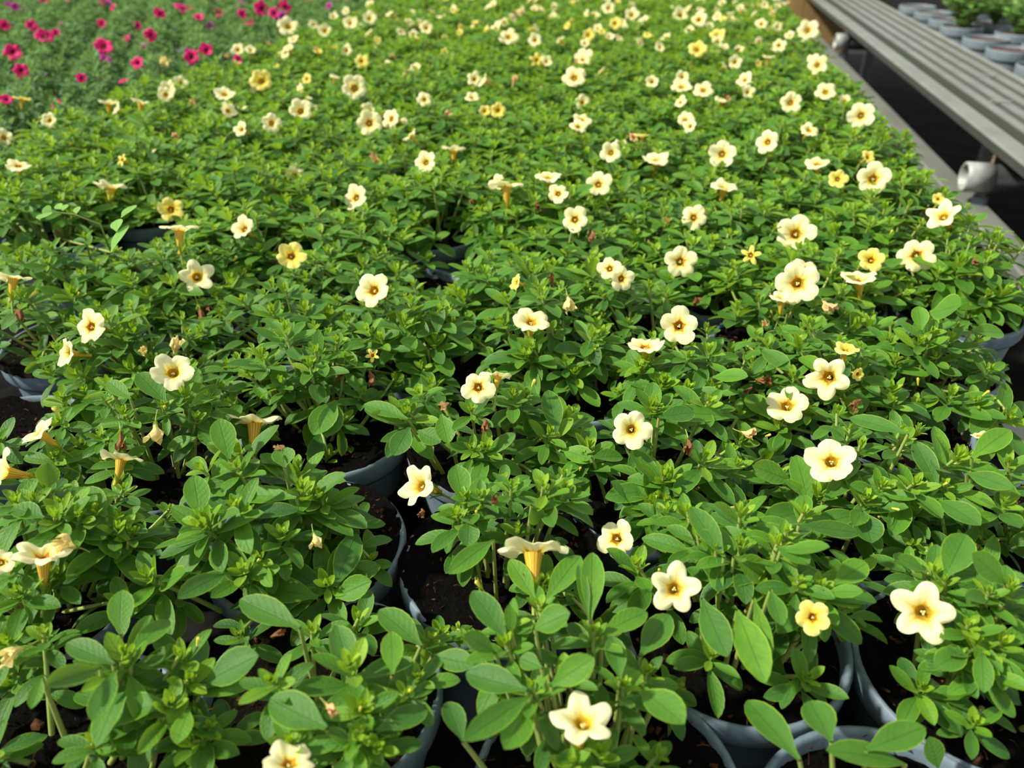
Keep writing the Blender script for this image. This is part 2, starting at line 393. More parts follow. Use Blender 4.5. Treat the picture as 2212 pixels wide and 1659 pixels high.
def put_flower(root, p, face, diam, key, rng, detail):
    v = FLV[key][rng.randint(len(FLV[key]))]
    p = np.asarray(p) - np.array(root.location)
    m4 = mat_from(p, face, diam / 2 * {'dry': 1.25, 'wilty': .85, 'wilt': .9}.get(key, 1.0), rng)
    o = link(PARTNAME[key], v['corolla'] if detail or 'far' not in v else v['far'], root, mat4=m4)
    if key in PARTLABEL: o['label'] = PARTLABEL[key]
    if detail:
        if 'tube' in v: link('flower_tube', v['tube'], o); link('stamen', v['stamen'], o)
        link('calyx', v['calyx'], o)
    return o

# ------------------------------------------------------------------ shoots
GA = math.radians(137.508)
def shoot(mb, base, T, r, rng, n=15, low=5, axis=None, young=0.0):
    base = np.asarray(base, float); T = np.asarray(T, float)
    base = base + (T - base) * [.45, .45, 0]
    d = T - base; h = np.array([d[0], d[1], 0])
    ctrl = base + h * .55 + np.array([0, 0, max(.012, d[2] * .55)])
    if d[2] < .02: ctrl = base + h * .4 + np.array([0, 0, .03])
    k = np.linspace(0, 1, 8)[:, None]
    P = (1 - k) ** 2 * base + 2 * k * (1 - k) * ctrl + k ** 2 * T
    tan = unit((T - ctrl)[None])[0]
    if axis is None:
        axis = unit((tan * .55 + np.array([0, 0, 1.0]) + rng.normal(scale=.16, size=3))[None])[0]
    tube(mb, P, np.linspace(.0013, .0008, 8), 1)
    i = np.arange(n); f = i / (n - 1)
    X = unit(np.cross(axis, rng.normal(size=3))[None])[0]; Y = np.cross(axis, X)
    az = i * GA + rng.uniform(0, 6.28) + rng.normal(scale=.12, size=n)
    out = X[None] * np.cos(az)[:, None] + Y[None] * np.sin(az)[:, None]
    pol = np.radians(np.interp(f, [0, .3, .45, .7, 1], [84, 66, 48, 32, 14]) + rng.normal(scale=9, size=n))
    D = out * np.sin(pol)[:, None] + axis[None] * np.cos(pol)[:, None]
    N = axis[None] * np.sin(pol)[:, None] - out * np.cos(pol)[:, None]
    N = N + rng.normal(scale=.18, size=(n, 3))
    L = r * np.interp(f, [0, .28, .42, .58, .75, 1], [1.28, 1.22, .80, .52, .38, .26]) * rng.uniform(.82, 1.12, n)
    W = L * .192 * rng.uniform(.85, 1.15, n)
    B = T[None] - axis[None] * (r * .75 * (1 - f) ** 1.2)[:, None]
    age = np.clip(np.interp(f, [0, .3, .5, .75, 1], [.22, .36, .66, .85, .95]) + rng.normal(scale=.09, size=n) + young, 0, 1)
    curl = .55 - .75 * f + rng.normal(scale=.22, size=n)
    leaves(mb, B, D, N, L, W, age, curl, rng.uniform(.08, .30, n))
    if low:
        kk = rng.uniform(.35, .85, low)[:, None]
        B = (1 - kk) ** 2 * base + 2 * kk * (1 - kk) * ctrl + kk ** 2 * T
        az = rng.uniform(0, 6.28, low); out = np.stack([np.cos(az), np.sin(az), rng.uniform(-.25, .35, low)], 1)
        L = r * rng.uniform(1.0, 1.35, low)
        leaves(mb, B, out, np.array([[0, 0, 1.0]]) + rng.normal(scale=.2, size=(low, 3)), L, L * rng.uniform(.17, .21, low),
               rng.uniform(0, .28, low), rng.uniform(.2, .9, low), .12)

# ------------------------------------------------------------------ setting: floor, benches, pipes
FLOOR_Z = -0.80
BY0, BY1 = -0.6, 4.2
STEEL, t, b = new_mat('galvanised_steel')
n1 = noise(t, 9, 3); n2 = noise(t, 220, 3)
c = mixc(t, smooth(t, n1, .35, .65), (0.17, 0.18, 0.155), (0.21, 0.22, 0.19)); c = mixc(t, smooth(t, n2, .60, .72, 0, .35), c, (0.13, 0.14, 0.115))

t.links.new(c, b.inputs['Base Color']); b.inputs['Metallic'].default_value = 0.25; b.inputs['Roughness'].default_value = 0.5
bump(t, b, n2, 0.12, 0.001)
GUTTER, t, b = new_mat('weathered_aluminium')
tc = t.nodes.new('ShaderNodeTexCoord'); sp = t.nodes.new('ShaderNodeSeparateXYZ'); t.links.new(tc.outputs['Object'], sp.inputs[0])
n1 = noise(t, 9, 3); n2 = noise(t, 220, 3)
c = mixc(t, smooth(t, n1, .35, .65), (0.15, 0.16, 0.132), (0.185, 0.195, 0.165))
c = mixc(t, smooth(t, sp.outputs[2], -.0882, -.0860, 1.0, 0), c, (0.052, 0.060, 0.047))        # shade of the grooves painted into the colour by height
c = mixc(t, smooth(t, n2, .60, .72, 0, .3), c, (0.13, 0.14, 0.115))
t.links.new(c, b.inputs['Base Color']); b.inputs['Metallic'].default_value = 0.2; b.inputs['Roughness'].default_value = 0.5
PIPE_M = plain('pipe_steel', (0.20, 0.22, 0.22), 0.35, 0.5, 0.75, nscale=30, ncol=(0.14, 0.15, 0.15))
PIPE_END = plain('pipe_end_zinc', (0.34, 0.36, 0.32), 0.5, 0.4, 0.2, nscale=60, ncol=(0.25, 0.265, 0.24))
RUST = plain('rusty_bolt', (0.16, 0.085, 0.05), 0.7, 0.3, 0.3, nscale=300, ncol=(0.26, 0.20, 0.15))
TRAY = plain('bench_tray_black', (0.006, 0.006, 0.006), 1.0, 0.03, nscale=40, ncol=(0.014, 0.013, 0.012))
FLOORM = plain('earth_floor', (0.022, 0.018, 0.016), 0.9, 0.1, nscale=6, ncol=(0.04, 0.034, 0.03), bstr=0.5)
m, t, b = new_mat('pine_board')
tc = t.nodes.new('ShaderNodeTexCoord'); mp = t.nodes.new('ShaderNodeMapping'); mp.inputs['Scale'].default_value = (60, 60, 2.5); t.links.new(tc.outputs['Object'], mp.inputs[0])
g = noise(t, 1.0, 4, 0.6, vec=mp.outputs[0])
t.links.new(ramp(t, g, [(0.3, (0.24, 0.15, 0.045)), (0.7, (0.38, 0.25, 0.09))]), b.inputs['Base Color']); b.inputs['Roughness'].default_value = 0.7
BOARD = m

mb = MB(); mb.add([(-5, -2, FLOOR_Z), (5, -2, FLOOR_Z), (5, 12, FLOOR_Z), (-5, 12, FLOOR_Z)], [(0, 1, 2, 3)])
tag(link('floor', mb.mesh('floor', [FLOORM], smooth=False)), kind='structure')

def bench_leg(parent, x, y, top):
    mb = MB(); box(mb, (x - .02, y - .02, FLOOR_Z), (x + .02, y + .02, top)); link('leg', mb.mesh('leg', [STEEL], smooth=False), parent)
# the bench that carries the calibrachoas
TOPZ = -0.098
bench = tag(bpy.data.objects.new('growing_bench', None), 'long growing bench with a slim grey metal rim under the cream and pink pots', 'bench'); COL.objects.link(bench)
mb = MB(); box(mb, (-2.6, BY0, TOPZ - .012), (.318, BY1, TOPZ)); link('bench_tray', mb.mesh('bench_tray', [TRAY], smooth=False), bench)
mb = MB(); extrude_y(mb, [(.318, TOPZ - .05), (.338, TOPZ - .05), (.338, TOPZ + .006), (.334, TOPZ + .010), (.318, TOPZ + .010)], BY0, BY1)
link('bench_rim', mb.mesh('bench_rim', [STEEL], smooth=False), bench)
for y in (.3, 1.9, 3.5):
    for x in (.22, -1.2, -2.4): bench_leg(bench, x, y, TOPZ - .012)
# the neighbouring bench with its broad ribbed edge profile
bench2 = tag(bpy.data.objects.new('growing_bench', None), 'neighbouring bench with a broad ribbed metal edge carrying pale grey pots', 'bench'); COL.objects.link(bench2)
GZ = -0.09
TOP2 = -0.19
mb = MB(); box(mb, (.86, BY0, TOP2 - .015), (2.6, 7.0, TOP2)); link('bench_tray', mb.mesh('bench_tray', [TRAY], smooth=False), bench2)
pro = [(.612, GZ - .012), (.612, GZ + .004), (.618, GZ + .007), (.652, GZ + .007), (.657, GZ - .022), (.686, GZ - .022), (.690, GZ)]
x = .690
for k in range(4):
    pro += [(x + .001, GZ + .0055), (x + .020, GZ + .0055), (x + .022, GZ), (x + .0415, GZ)]; x += .0425
pro += [(.861, GZ + .004), (.867, GZ + .010), (.873, GZ + .006), (.873, GZ - .085)]
pro += [(.863, GZ - .085), (.863, GZ - .012), (.692, GZ - .014), (.688, GZ - .030), (.654, GZ - .030), (.648, GZ - .005), (.618, GZ - .005), (.618, GZ - .012)]
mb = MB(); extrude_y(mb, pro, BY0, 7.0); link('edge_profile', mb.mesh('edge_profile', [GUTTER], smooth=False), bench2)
for yy, xx in ((1.93, .735), (2.24, .80), (3.6, .635)):
    mb = MB(); extrude_y(mb, [(xx - .022, GZ + .003), (xx + .022, GZ + .003), (xx + .022, GZ + .0085), (xx - .022, GZ + .0085)], yy, yy + .006)
    link('profile_joint', mb.mesh('profile_joint', [PIPE_END], smooth=False), bench2)
for y in (.9, 2.6, 4.4, 6.2):
    for x in (1.0, 2.3): bench_leg(bench2, x, y, TOP2 - .015)
# low rail between the benches and the cross pipes lying on it
RZ = -0.20
rail = tag(bpy.data.objects.new('support_rail', None), 'low pale grey steel rail running in the gap between the two benches', 'rail'); COL.objects.link(rail)
mb = MB(); extrude_y(mb, [(.580, RZ - .022), (.632, RZ - .022), (.632, RZ - .003), (.629, RZ), (.583, RZ), (.580, RZ - .003)], BY0, 4.05)
link('rail_beam', mb.mesh('rail_beam', [STEEL], smooth=False), rail)
for y in (.4, 2.2, 3.9): bench_leg(rail, .604, y, RZ - .022)
def pipe(y, x0, label):
    p = tag(bpy.data.objects.new('roller_pipe', None), label, 'pipe', None); p.location = (x0, y, RZ + .050); COL.objects.link(p)
    mb = MB(); th = 32
    def ring(prof):
        pr = np.asarray(prof); a = np.linspace(0, 2 * math.pi, th, endpoint=False)
        V = np.zeros((len(pr), th, 3)); V[..., 0] = pr[:, 0:1]; V[..., 1] = pr[:, 1:2] * np.cos(a); V[..., 2] = pr[:, 1:2] * np.sin(a); return V.reshape(-1, 3)
    mb.add(ring([(0.045, .0262), (1.55, .0262)]), grid_quads(2, th, True)[:, ::-1]); link('pipe_body', mb.mesh('pipe_body', [PIPE_M]), p)
    mb = MB(); mb.add(ring([(.05, .0215), (.0, .0215), (-.002, .0245), (.0, .0275), (.046, .0275), (.046, .0262)]), grid_quads(6, th, True)[:, ::-1])
    mb.add(ring([(.012, .0001), (.012, .0215)]), grid_quads(2, th, True)[:, ::-1])
    link('pipe_sleeve', mb.mesh('pipe_sleeve', [PIPE_END]), p)
    mb = MB(); tube(mb, [(.04, 0, -.044), (.041, 0, 0), (.043, .002, .046)], .0035); bo = link('bolt', mb.mesh('bolt', [RUST]), p)
    mb = MB(); lathe(mb, [(.0036, -.028), (.010, -.028), (.010, -.035), (.0036, -.035)], 6, c=(.04, 0)); link('nut', mb.mesh('nut', [RUST], smooth=False), bo)
    mb = MB(); lathe(mb, [(.0005, -.035), (.014, -.035), (.014, -.050), (.0005, -.050)], 20, c=(.04, 0)); link('pipe_stand', mb.mesh('pipe_stand', [POT], smooth=False), p)
pipe(1.576, .577, 'nearer steel cross pipe with a zinc sleeve end, lying on the low rail')
pipe(3.20, .601, 'farther steel cross pipe lying on the low rail in front of the brown board')
mb = MB(); box(mb, (.40, 4.30, -.36), (.84, 4.325, .12)); bd = link('wooden_board', mb.mesh('wooden_board', [BOARD], smooth=False))
tag(bd, 'upright brown wooden board closing the gap at the far bench end', 'board')
for x in (.45, .79):
    mb = MB(); box(mb, (x - .02, 4.325, -.36), (x + .02, 4.36, .10)); link('batten', mb.mesh('batten', [BOARD], smooth=False), bd)
mb = MB(); box(mb, (.372, 3.10, FLOOR_Z), (.40, 3.128, .0)); tag(link('corner_post', mb.mesh('corner_post', [POT_PALE], smooth=False)), 'thin grey post standing at the far corner beside the cream block', 'post')

# ------------------------------------------------------------------ pots and soil
mb = MB()
lathe(mb, [(.0005, -.097), (.037, -.097), (.0385, -.095), (.0478, -.016), (.0525, -.015), (.0540, -.012), (.0545, -.003), (.0537, -.0006), (.0524, 0), (.0512, -.0008), (.0505, -.003), (.0490, -.016), (.046, -.04)], 56)
POT_ME = mb.mesh('pot', [POT])
def soil_mesh(seed, detail, mat, rad=.0497, z0=-.0085, full=False):
    rng = np.random.RandomState(seed); nr, na = (26, 90) if detail else (10, 40)
    r = np.linspace(0.0003, 1, nr) ** .8; th = np.linspace(0, 2 * math.pi, na, endpoint=False)
    over = np.zeros(na)
    if detail:                                     # peat heaped over the rim on part of the way round
        a0 = rng.uniform(0, 6.28)
        over = np.clip((1.1 if full else .45) + (.3 if full else .9) * np.sin(th - a0) + .35 * np.sin(3 * th + rng.uniform(0, 6)), 0, 1) * rng.uniform(.6, 1.0)
    R = r[:, None] * (rad + .0062 * over[None])
    X = R * np.cos(th); Y = R * np.sin(th)
    h = np.zeros_like(X)
    for k in range(22):
        f = rng.uniform(60, 700); a = rng.uniform(0, 6.28); h += np.sin((X * math.cos(a) + Y * math.sin(a)) * f + rng.uniform(0, 6.28)) * .05 / (f * .012 + 1)
    Z = z0 + h * .012 + .004 * (1 - r[:, None] ** 2) + rng.normal(scale=.0006 if detail else .0004, size=X.shape)
    Z += (r[:, None] ** 3) * over[None] * .0125
    if detail: Z[-1] -= .004 * over
    mb = MB(); mb.add(np.stack([X, Y, Z], -1).reshape(-1, 3), grid_quads(nr, na, True), 0)
    return mb.mesh('soil', [mat])
SOIL_FAR = [soil_mesh(i, False, SOIL) for i in range(3)]
def chips_mesh(seed, n, rmax, z, mat):
    rng = np.random.RandomState(seed); mb = MB()
    for i in range(n):
        a = rng.uniform(0, 6.28); rr = rmax * math.sqrt(rng.rand()); c = np.array([rr * math.cos(a), rr * math.sin(a), z + rng.uniform(0, .003)])
        d = rng.normal(size=3); d[2] *= .35; d = d / np.linalg.norm(d); s = np.cross(d, [0, 0, 1.0]); s /= np.linalg.norm(s) + 1e-6; u = np.cross(s, d)
        if rng.rand() < .4:
            ln = rng.uniform(.0025, .007); tube(mb, [c, c + d * ln * .5 + u * .001, c + d * ln], rng.uniform(.00015, .0003), 0, 4)
        else:
            ln = rng.uniform(.0004, .0016) * (2 if rng.rand() < .06 else 1); wd = ln * rng.uniform(.3, .8); hh = ln * rng.uniform(.2, .5)
            V = [c + d * (ln * a_) + s * (wd * b_) + u * (hh * c_) + rng.normal(scale=ln * .22, size=3) for c_ in (-1, 1) for a_, b_ in ((-1, -1), (1, -1), (1, 1), (-1, 1))]
            mb.add(V, [(0, 3, 2, 1), (4, 5, 6, 7), (0, 1, 5, 4), (1, 2, 6, 5), (2, 3, 7, 6), (3, 0, 4, 7)])
    return mb.mesh('peat_crumbs', [mat], smooth=False)

# ------------------------------------------------------------------ where the plants stand
ORD = ['', 'first', 'second', 'third', 'fourth', 'fifth', 'sixth', 'seventh', 'eighth', 'ninth', 'tenth', 'eleventh', 'twelfth', 'thirteenth', 'fourteenth', 'fifteenth',
       'sixteenth', 'seventeenth', 'eighteenth', 'nineteenth', 'twentieth', 'twenty-first', 'twenty-second', 'twenty-third', 'twenty-fourth', 'twenty-fifth', 'twenty-sixth',
       'twenty-seventh', 'twenty-eighth', 'twenty-ninth', 'thirtieth', 'thirty-first', 'thirty-second', 'thirty-third', 'thirty-fourth', 'thirty-fifth']
# name: pot x, y; picture point of the clump's middle; clump radius, height; number of filling shoots; label
NEAR = [
 (.115, .172, 1830, 1630, .050, .040, 0, 'cream calibrachoa at the lower frame edge showing only a few big dark leaves'),
 (.006, .178, 1185, 1430, .062, .058, 3, 'cream calibrachoa with one square-cornered flower low and one seen from the side'),
 (-.124, .200, 690, 1470, .066, .058, 4, 'cream calibrachoa with a wilted beige flower, its pot rim curving beside bare peat'),
 (-.222, .150, 235, 1390, .060, .055, 2, 'cream calibrachoa above brown-flecked bare soil, a closed yellow trumpet on its outer side'),
 (.060, .268, 1640, 1190, .072, .062, 5, 'cream calibrachoa with three facing flowers above a wide bare-soil pot with clear grey rim'),
 (.168, .264, 2130, 1280, .062, .060, 6, 'cream calibrachoa with the largest white star flower, beside three meeting pot rims'),
 (-.060, .292, 1120, 1080, .064, .062, 3, 'cream calibrachoa with one flower turned sideways over dark bare peat'),
 (-.168, .287, 500, 1060, .070, .062, 3, 'cream calibrachoa with an upturned saucer flower and a hanging wilted bloom below'),
 (-.290, .228, 90, 1130, .066, .062, 8, 'cream calibrachoa with an upright trumpet and a closed yellow bloom at the frame edge'),
 (-.292, .340, 320, 850, .064, .062, 4, 'cream calibrachoa with a flat open yellow-throated flower and a drooping yellow one'),
 (-.196, .392, 650, 740, .066, .066, 10, 'dense green calibrachoa with hardly any flowers, one long leaf hanging over black soil'),
 (-.088, .397, 1040, 830, .068, .062, 5, 'cream calibrachoa with two flowers overlapping back to back in its middle'),
 (.015, .372, 1470, 920, .062, .062, 5, 'cream calibrachoa with a single round red-throated flower among leaves'),
 (.122, .364, 1930, 960, .070, .066, 8, 'cream calibrachoa with two tilted flowers and a dry orange bloom beside'),
 (-.345, .440, 255, 680, .062, .060, 10, 'cream calibrachoa with white flowers turned sideways near a mossy bare pot'),
 (-.440, .466, 30, 640, .040, .060, 4, 'calibrachoa in the mossy pot whose grey rim shows, with one white edge-on flower'),
 (-.272, .512, 560, 640, .062, .060, 9, 'leafy calibrachoa without open flowers, beside black soil and a curved bare pot rim'),
 (-.148, .492, 860, 650, .064, .066, 10, 'cream calibrachoa with one large pale flower leaning over the dense clump'),
 (-.040, .480, 1180, 660, .066, .066, 10, 'cream calibrachoa with a crumpled pale wilted flower standing upright'),
 (.066, .470, 1500, 740, .062, .062, 10, 'cream calibrachoa with a white-petalled star-throated flower and a white one below'),
 (.172, .466, 1760, 740, .066, .062, 10, 'cream calibrachoa with a ragged yellow-centred flower and brown woolly dead heads'),
 (.218, .558, 2020, 700, .060, .060, 9, 'calibrachoa in the rim-edge pot with mossy soil and visible grey rim'),
 (.112, .562, 1740, 620, .060, .062, 9, 'cream calibrachoa with one wide round flower and orange wilted trumpet under it'),
 (.006, .572, 1340, 600, .062, .062, 10, 'cream calibrachoa with a pair of touching half-hidden flowers among large leaves'),
 (-.100, .584, 1090, 570, .062, .062, 11, 'leafy calibrachoa without an open flower, just behind the crumpled pale wilted one'),
 (-.206, .602, 740, 550, .068, .062, 16, 'leafy calibrachoa with no open flower, just behind the large pale leaning flower'),
 (-.385, .560, 340, 545, .070, .064, 17, 'cream calibrachoa with a lone five-petalled flower and brown dead blooms beneath'),
 (-.500, .580, 130, 530, .070, .064, 17, 'calibrachoa full of narrow upright leaves beside the frame edge, no open flowers'),
 (.232, .372, 2160, 1060, .060, .062, 8, 'leafy calibrachoa at the frame edge with a tall upright shoot and hardly any flowers'),
 (-.400, .340, -30, 930, .056, .050, 6, 'calibrachoa with two trumpets turned outwards at the frame edge, below the mossy bare pot'),
 (.268, .660, 2125, 520, .076, .070, 17, 'calibrachoa with leafy shoots and two open flowers leaning over the metal bench rim'),
]
ROWNUM = {}
PL = []            # all plants: dict(x, y, cx, cy, R, H, kind, near, label)
for (x, y, px, py, R, H, fill, lab) in NEAR:
    c = at(px, py, .05)
    PL.append(dict(x=x, y=y, cx=c[0], cy=c[1], R=R, H=H, fill=fill, label=lab, near=True, kind='cream'))
rngp = np.random.RandomState(11)
def in_frame(x, y, mx=100):
    px, py, d = proj([x, y, .04]); py = proj([x, y, .066])[1]; return d > .1 and -mx < px < IW + mx and -45 < py < IH + 100
BOUND = -.765
for k in range(28):
    y0 = .655 + .094 * k
    x0 = .262 if k % 2 == 0 else .208
    ncol = 0; npk = 0
    for i in range(40):
        x = x0 - .108 * i
        pink = x < BOUND
        if pink: x -= .02
        if pink: npk += 1
        else: ncol += 1
        y = y0 + rngp.uniform(-.006, .006); x += rngp.uniform(-.004, .004)
        if not in_frame(x, y): continue
        if any(math.hypot(x - p['x'], y - p['y']) < .076 for p in PL[:len(NEAR)]): continue
        if pink: lab = 'pink-flowered calibrachoa, %s pot beyond the cream block in the %s row from the front' % (ORD[npk], ORD[k + 6])
        else: lab = 'cream calibrachoa, %s pot from the aisle edge in the %s row from the front' % (ORD[ncol], ORD[k + 6])
        PL.append(dict(x=x, y=y, cx=x + rngp.uniform(-.008, .008), cy=y - .008 + rngp.uniform(-.01, .01), R=.078 if not pink else .052, H=rngp.uniform(.052, .068), label=lab, near=False, kind='pink' if pink else 'cream', row=k, col=ncol))
N_NEAR = len(NEAR)
print('plants', len(PL), 'cream', sum(p['kind'] == 'cream' for p in PL), 'pink', sum(p['kind'] == 'pink' for p in PL))
PC = np.array([[p['cx'], p['cy'], p['R'], p['H']] for p in PL])
def surf(px, py, lift=0.0):
    """first point along the view ray that meets the canopy of domes; returns point, plant index, or the soil"""
    d = ray(px, py); t0 = (CAM_H - .085) / -d[2]; t1 = (CAM_H - .002) / -d[2]
    tt = np.linspace(t0, t1, 140); P = EYE + tt[:, None] * d
    r2 = ((P[:, None, :2] - PC[None, :, :2]) ** 2).sum(-1) / (PC[None, :, 2] ** 2)
    Hh = PC[None, :, 3] * (1 - r2 * .75); Hh[r2 > 1.0] = -1
    j = Hh.argmax(1); hm = Hh[np.arange(len(tt)), j] + lift
    hit = np.nonzero((P[:, 2] <= hm) & (hm > lift - .5))[0]
    if len(hit): return P[hit[0]], int(j[hit[0]])
    p = at(px, py, .012 + lift); q = ((PC[:, :2] - p[:2]) ** 2).sum(1); return p, int(q.argmin())
K = 800 / 2212.0
O4, O5, O6, O7, O8, O9 = (0, 540), (700, 540), (1412, 540), (0, 1059), (700, 1059), (1412, 1059)
def from_tile(o, rows):
    return [(o[0] + K * r[0], o[1] + K * r[1]) + tuple(r[2:3] and (r[2] * K,)) for r in rows]
SHOOTS = []
SHOOTS += from_tile(O4, [(130,260,150),(430,250,150),(760,160,150),(880,250,150),(1010,180,150),(1370,170,180),(1280,250,120),(630,400,170),(440,420,130),(790,460,130),(720,500,150),(1560,130,150),
 (1620,360,150),(1820,340,150),(1950,370,180),(1700,470,170),(1880,600,150),(1560,620,170),(1850,680,170),(2010,540,150),(2060,640,130),(450,740,190),(500,840,170),(360,880,180),(640,780,150),(770,700,150),
 (900,640,120),(1130,690,170),(1090,860,180),(1240,880,150),(740,960,160),(970,920,120),(600,1100,110),(350,1020,120),(330,1230,150),(1180,1000,150),(1420,1200,200),(1190,1290,170),(1410,1290,150),
 (1780,1300,230),(1960,1230,200),(1800,1420,220),(1900,1450,150),(720,1240,150),(740,1420,130),(270,1400,160),(200,1480,170),(90,1500,160),(360,1520,200),(570,1560,220),(700,1590,150),(1200,1600,220),(1400,1520,200)])
SHOOTS += from_tile(O5, [(740,90,170),(850,90,120),(960,120,130),(1240,110,170),(1330,90,130),(1480,120,150),(1600,80,170),(430,110,120),(480,420,170),(520,300,150),(690,370,180),(790,240,150),(830,270,150),
 (660,540,200),(250,470,150),(330,520,130),(580,690,170),(1060,420,130),(1080,280,150),(1300,250,130),(1600,500,170),(1660,480,130),(1620,590,120),(1190,620,200),(1230,560,150),(1440,660,130),(1500,730,160),
 (490,960,230),(560,840,130),(880,950,130),(1130,860,140),(1210,860,120),(1440,1000,200),(1350,1090,160),(1580,1170,200),(1550,1230,150),(960,1170,170),(880,1180,140),(830,1480,190),(1120,1400,150),(1310,1400,200),
 (1440,1420,150),(790,1580,190),(930,1460,120),(1880,690,180),(1930,640,150),(2010,790,180),(1960,930,200),(2120,830,120),(2030,1350,220),(1950,1500,200),(2050,1560,180)])
SHOOTS += from_tile(O6, [(400,20,110),(480,90,130),(430,150,150),(830,40,150),(1070,110,150),(1130,230,130),(1440,110,130),(1830,70,220),(1990,40,150),(1700,130,120),(2100,240,180),(1880,370,170),(2000,260,130),(1590,540,180),
 (1660,480,130),(1210,440,180),(1280,420,150),(1110,540,130),(860,540,170),(930,430,150),(500,330,160),(610,500,120),(680,550,120),(330,590,170),(210,620,100),(830,740,140),(1450,640,130),(200,820,150),(330,900,170),
 (60,770,150),(20,930,150),(740,1040,160),(1420,830,190),(1430,900,150),(1560,920,170),(1780,850,170),(1930,900,140),(1560,1390,190),(1740,1400,150),(1820,1230,220),(2120,1000,200),(2120,1260,170),(90,1350,200),
 (310,1230,180),(500,1280,150),(990,1440,230),(900,1560,200),(1270,1480,200),(1370,1400,150),(740,1320,150),(520,1560,200),(200,1560,170),(2100,1500,170)])
SHOOTS += from_tile(O9, [(60,60,170),(260,260,200),(370,350,150),(520,320,200),(740,320,220),(790,250,170),(1000,570,220),(1030,600,150),(870,540,150),(1680,480,200),(1740,540,130),(1920,900,200),(1880,800,170),(2130,580,220),
 (2000,600,150),(2080,900,200),(2000,1060,190),(1820,980,150)])
SHOOTS += from_tile(O7, [(330,150,200),(700,230,220),(780,250,140),(1200,210,230),(1680,250,170),(1920,40,200),(1440,470,200),(1540,400,150),(870,510,230),(740,980,260),(1130,1130,260),(1080,980,190),(1020,1270,200),
 (1950,560,240),(1620,1130,170),(2090,1030,260),(1740,1490,180),(2130,1500,200),(2170,1290,170),(40,900,200),(260,850,150),(60,450,150),(100,600,170),(470,150,150)])
SHOOTS += from_tile(O8, [(640,890,150),(700,850,130),(560,1110,150),(1080,910,220),(1120,780,150),(1280,680,160),(1610,840,170),(1240,1170,190),(1930,1080,170),(1790,1160,180),(1860,440,200),(230,1300,170),(220,1430,150),(320,1530,220),
 (490,1210,150),(1640,1560,200),(1480,1620,180)])
# single big blades that stand out near the eye: base, tip, blade width (picture pixels in the tile), seen height above the pot rim of the tip
BLADES = {
 O7: [((1010,1270),(625,1375),200),((1230,1150),(1530,1000),220),((720,860),(730,600),150),((1900,640),(1550,590),165),((1790,820),(1440,660),175),((2000,640),(2212,550),150),((1950,1420),(1615,1260),220),
      ((680,1040),(400,920),140),((780,970),(1010,780),140),((600,1060),(290,1170),150),((690,1080),(560,1370),140),((1130,1310),(1060,1510),120),((180,800),(270,400),170),((1350,500),(1085,650),130),((940,550),(1210,470),130),((2000,580),(2140,270),160),((770,300),(470,40),150),((250,1120),(190,1300),80)],
 O8: [((1210,1195),(855,1100),180),((1360,1165),(1605,1010),165),((1240,1270),(1085,1540),180),((1230,1230),(850,1495),150),((310,1440),(610,1310),160),((1260,650),(1110,420),125),((1330,655),(1530,400),150),
      ((1590,770),(1610,380),150),((1580,770),(1520,450),75),((1660,860),(1930,740),140),((1890,990),(2060,750),170),((1890,1190),(2140,1390),200),((1770,1130),(1720,880),130),((1090,890),(890,610),165),((1120,860),(1105,690),75),
      ((1260,830),(1460,740),170),((1020,970),(845,870),120),((580,930),(335,720),170),((650,990),(885,1050),140),((410,1100),(405,850),140),((1010,300),(760,500),120),((870,180),(860,330),130),((1240,90),(1280,200),110),((830,1500),(740,1270),140),((1300,1060),(1170,1010),110)],
 O9: [((290,650),(430,985),170),((500,720),(640,1140),185),((870,1610),(555,1270),190),((1060,1500),(935,1265),200),((1270,1550),(1612,1420),180),((1500,1640),(1050,1560),160),((1700,1660),(1650,1490),130),((420,400),(230,110),150),
      ((480,400),(660,530),170),((740,340),(920,440),130),((760,360),(1040,340),110),((870,210),(1225,270),110),((1080,560),(1270,440),150),((1030,610),(1240,610),90),((1250,130),(1300,310),170),((1740,520),(1870,270),190),((1620,480),(1465,410),110),((2100,560),(1910,390),160),((2080,680),(1850,620),130),((700,600),(760,800),110),((1960,960),(1960,1200),110),((1880,960),(1690,1060),150),((600,650),(690,1000),90),((1700,60),(1930,210),140)],
 O5: [((500,1010),(240,930),110),((510,1060),(425,1225),130),((560,1080),(690,1150),120),((830,1500),(790,1290),140),((1390,1100),(1340,840),130),((1420,1190),(1600,1270),120),((700,980),(740,1150),120),((2000,1000),(2212,980),120),((730,550),(910,450),90),((680,500),(680,325),90),((620,590),(460,550),100),((70,900),(20,1110),150),((1600,1240),(1780,1240),110)],
 O4: [((2010,900),(1880,1100),160),((1770,1480),(1420,1470),130),((1370,1250),(1310,1010),150),((1200,1600),(1160,1350),150),((640,1590),(470,1440),170),((260,1600),(80,1540),130),((290,1420),(290,1280),130),((1130,940),(1320,840),100),((990,910),(830,740),150),((780,890),(640,790),90),((1170,1120),(1000,1190),90),((1700,1300),(1690,1180),140)],
 O6: [((500,1000),(10,1000),130),((930,1530),(850,1230),150),((1010,1500),(1215,1330),130),((1870,1330),(2120,1430),110),((1600,480),(1580,340),100),((1640,560),(1760,570),70),((1520,1100),(1170,1010),110),((1700,1420),(1560,1150),130),((1900,1240),(2130,1080),140),((640,590),(800,720),110),((350,760),(550,760),110),((700,1010),(560,870),140),((820,1380),(600,1300),150),((1650,380),(1830,330),200),((1900,480),(2085,500),110)],
}
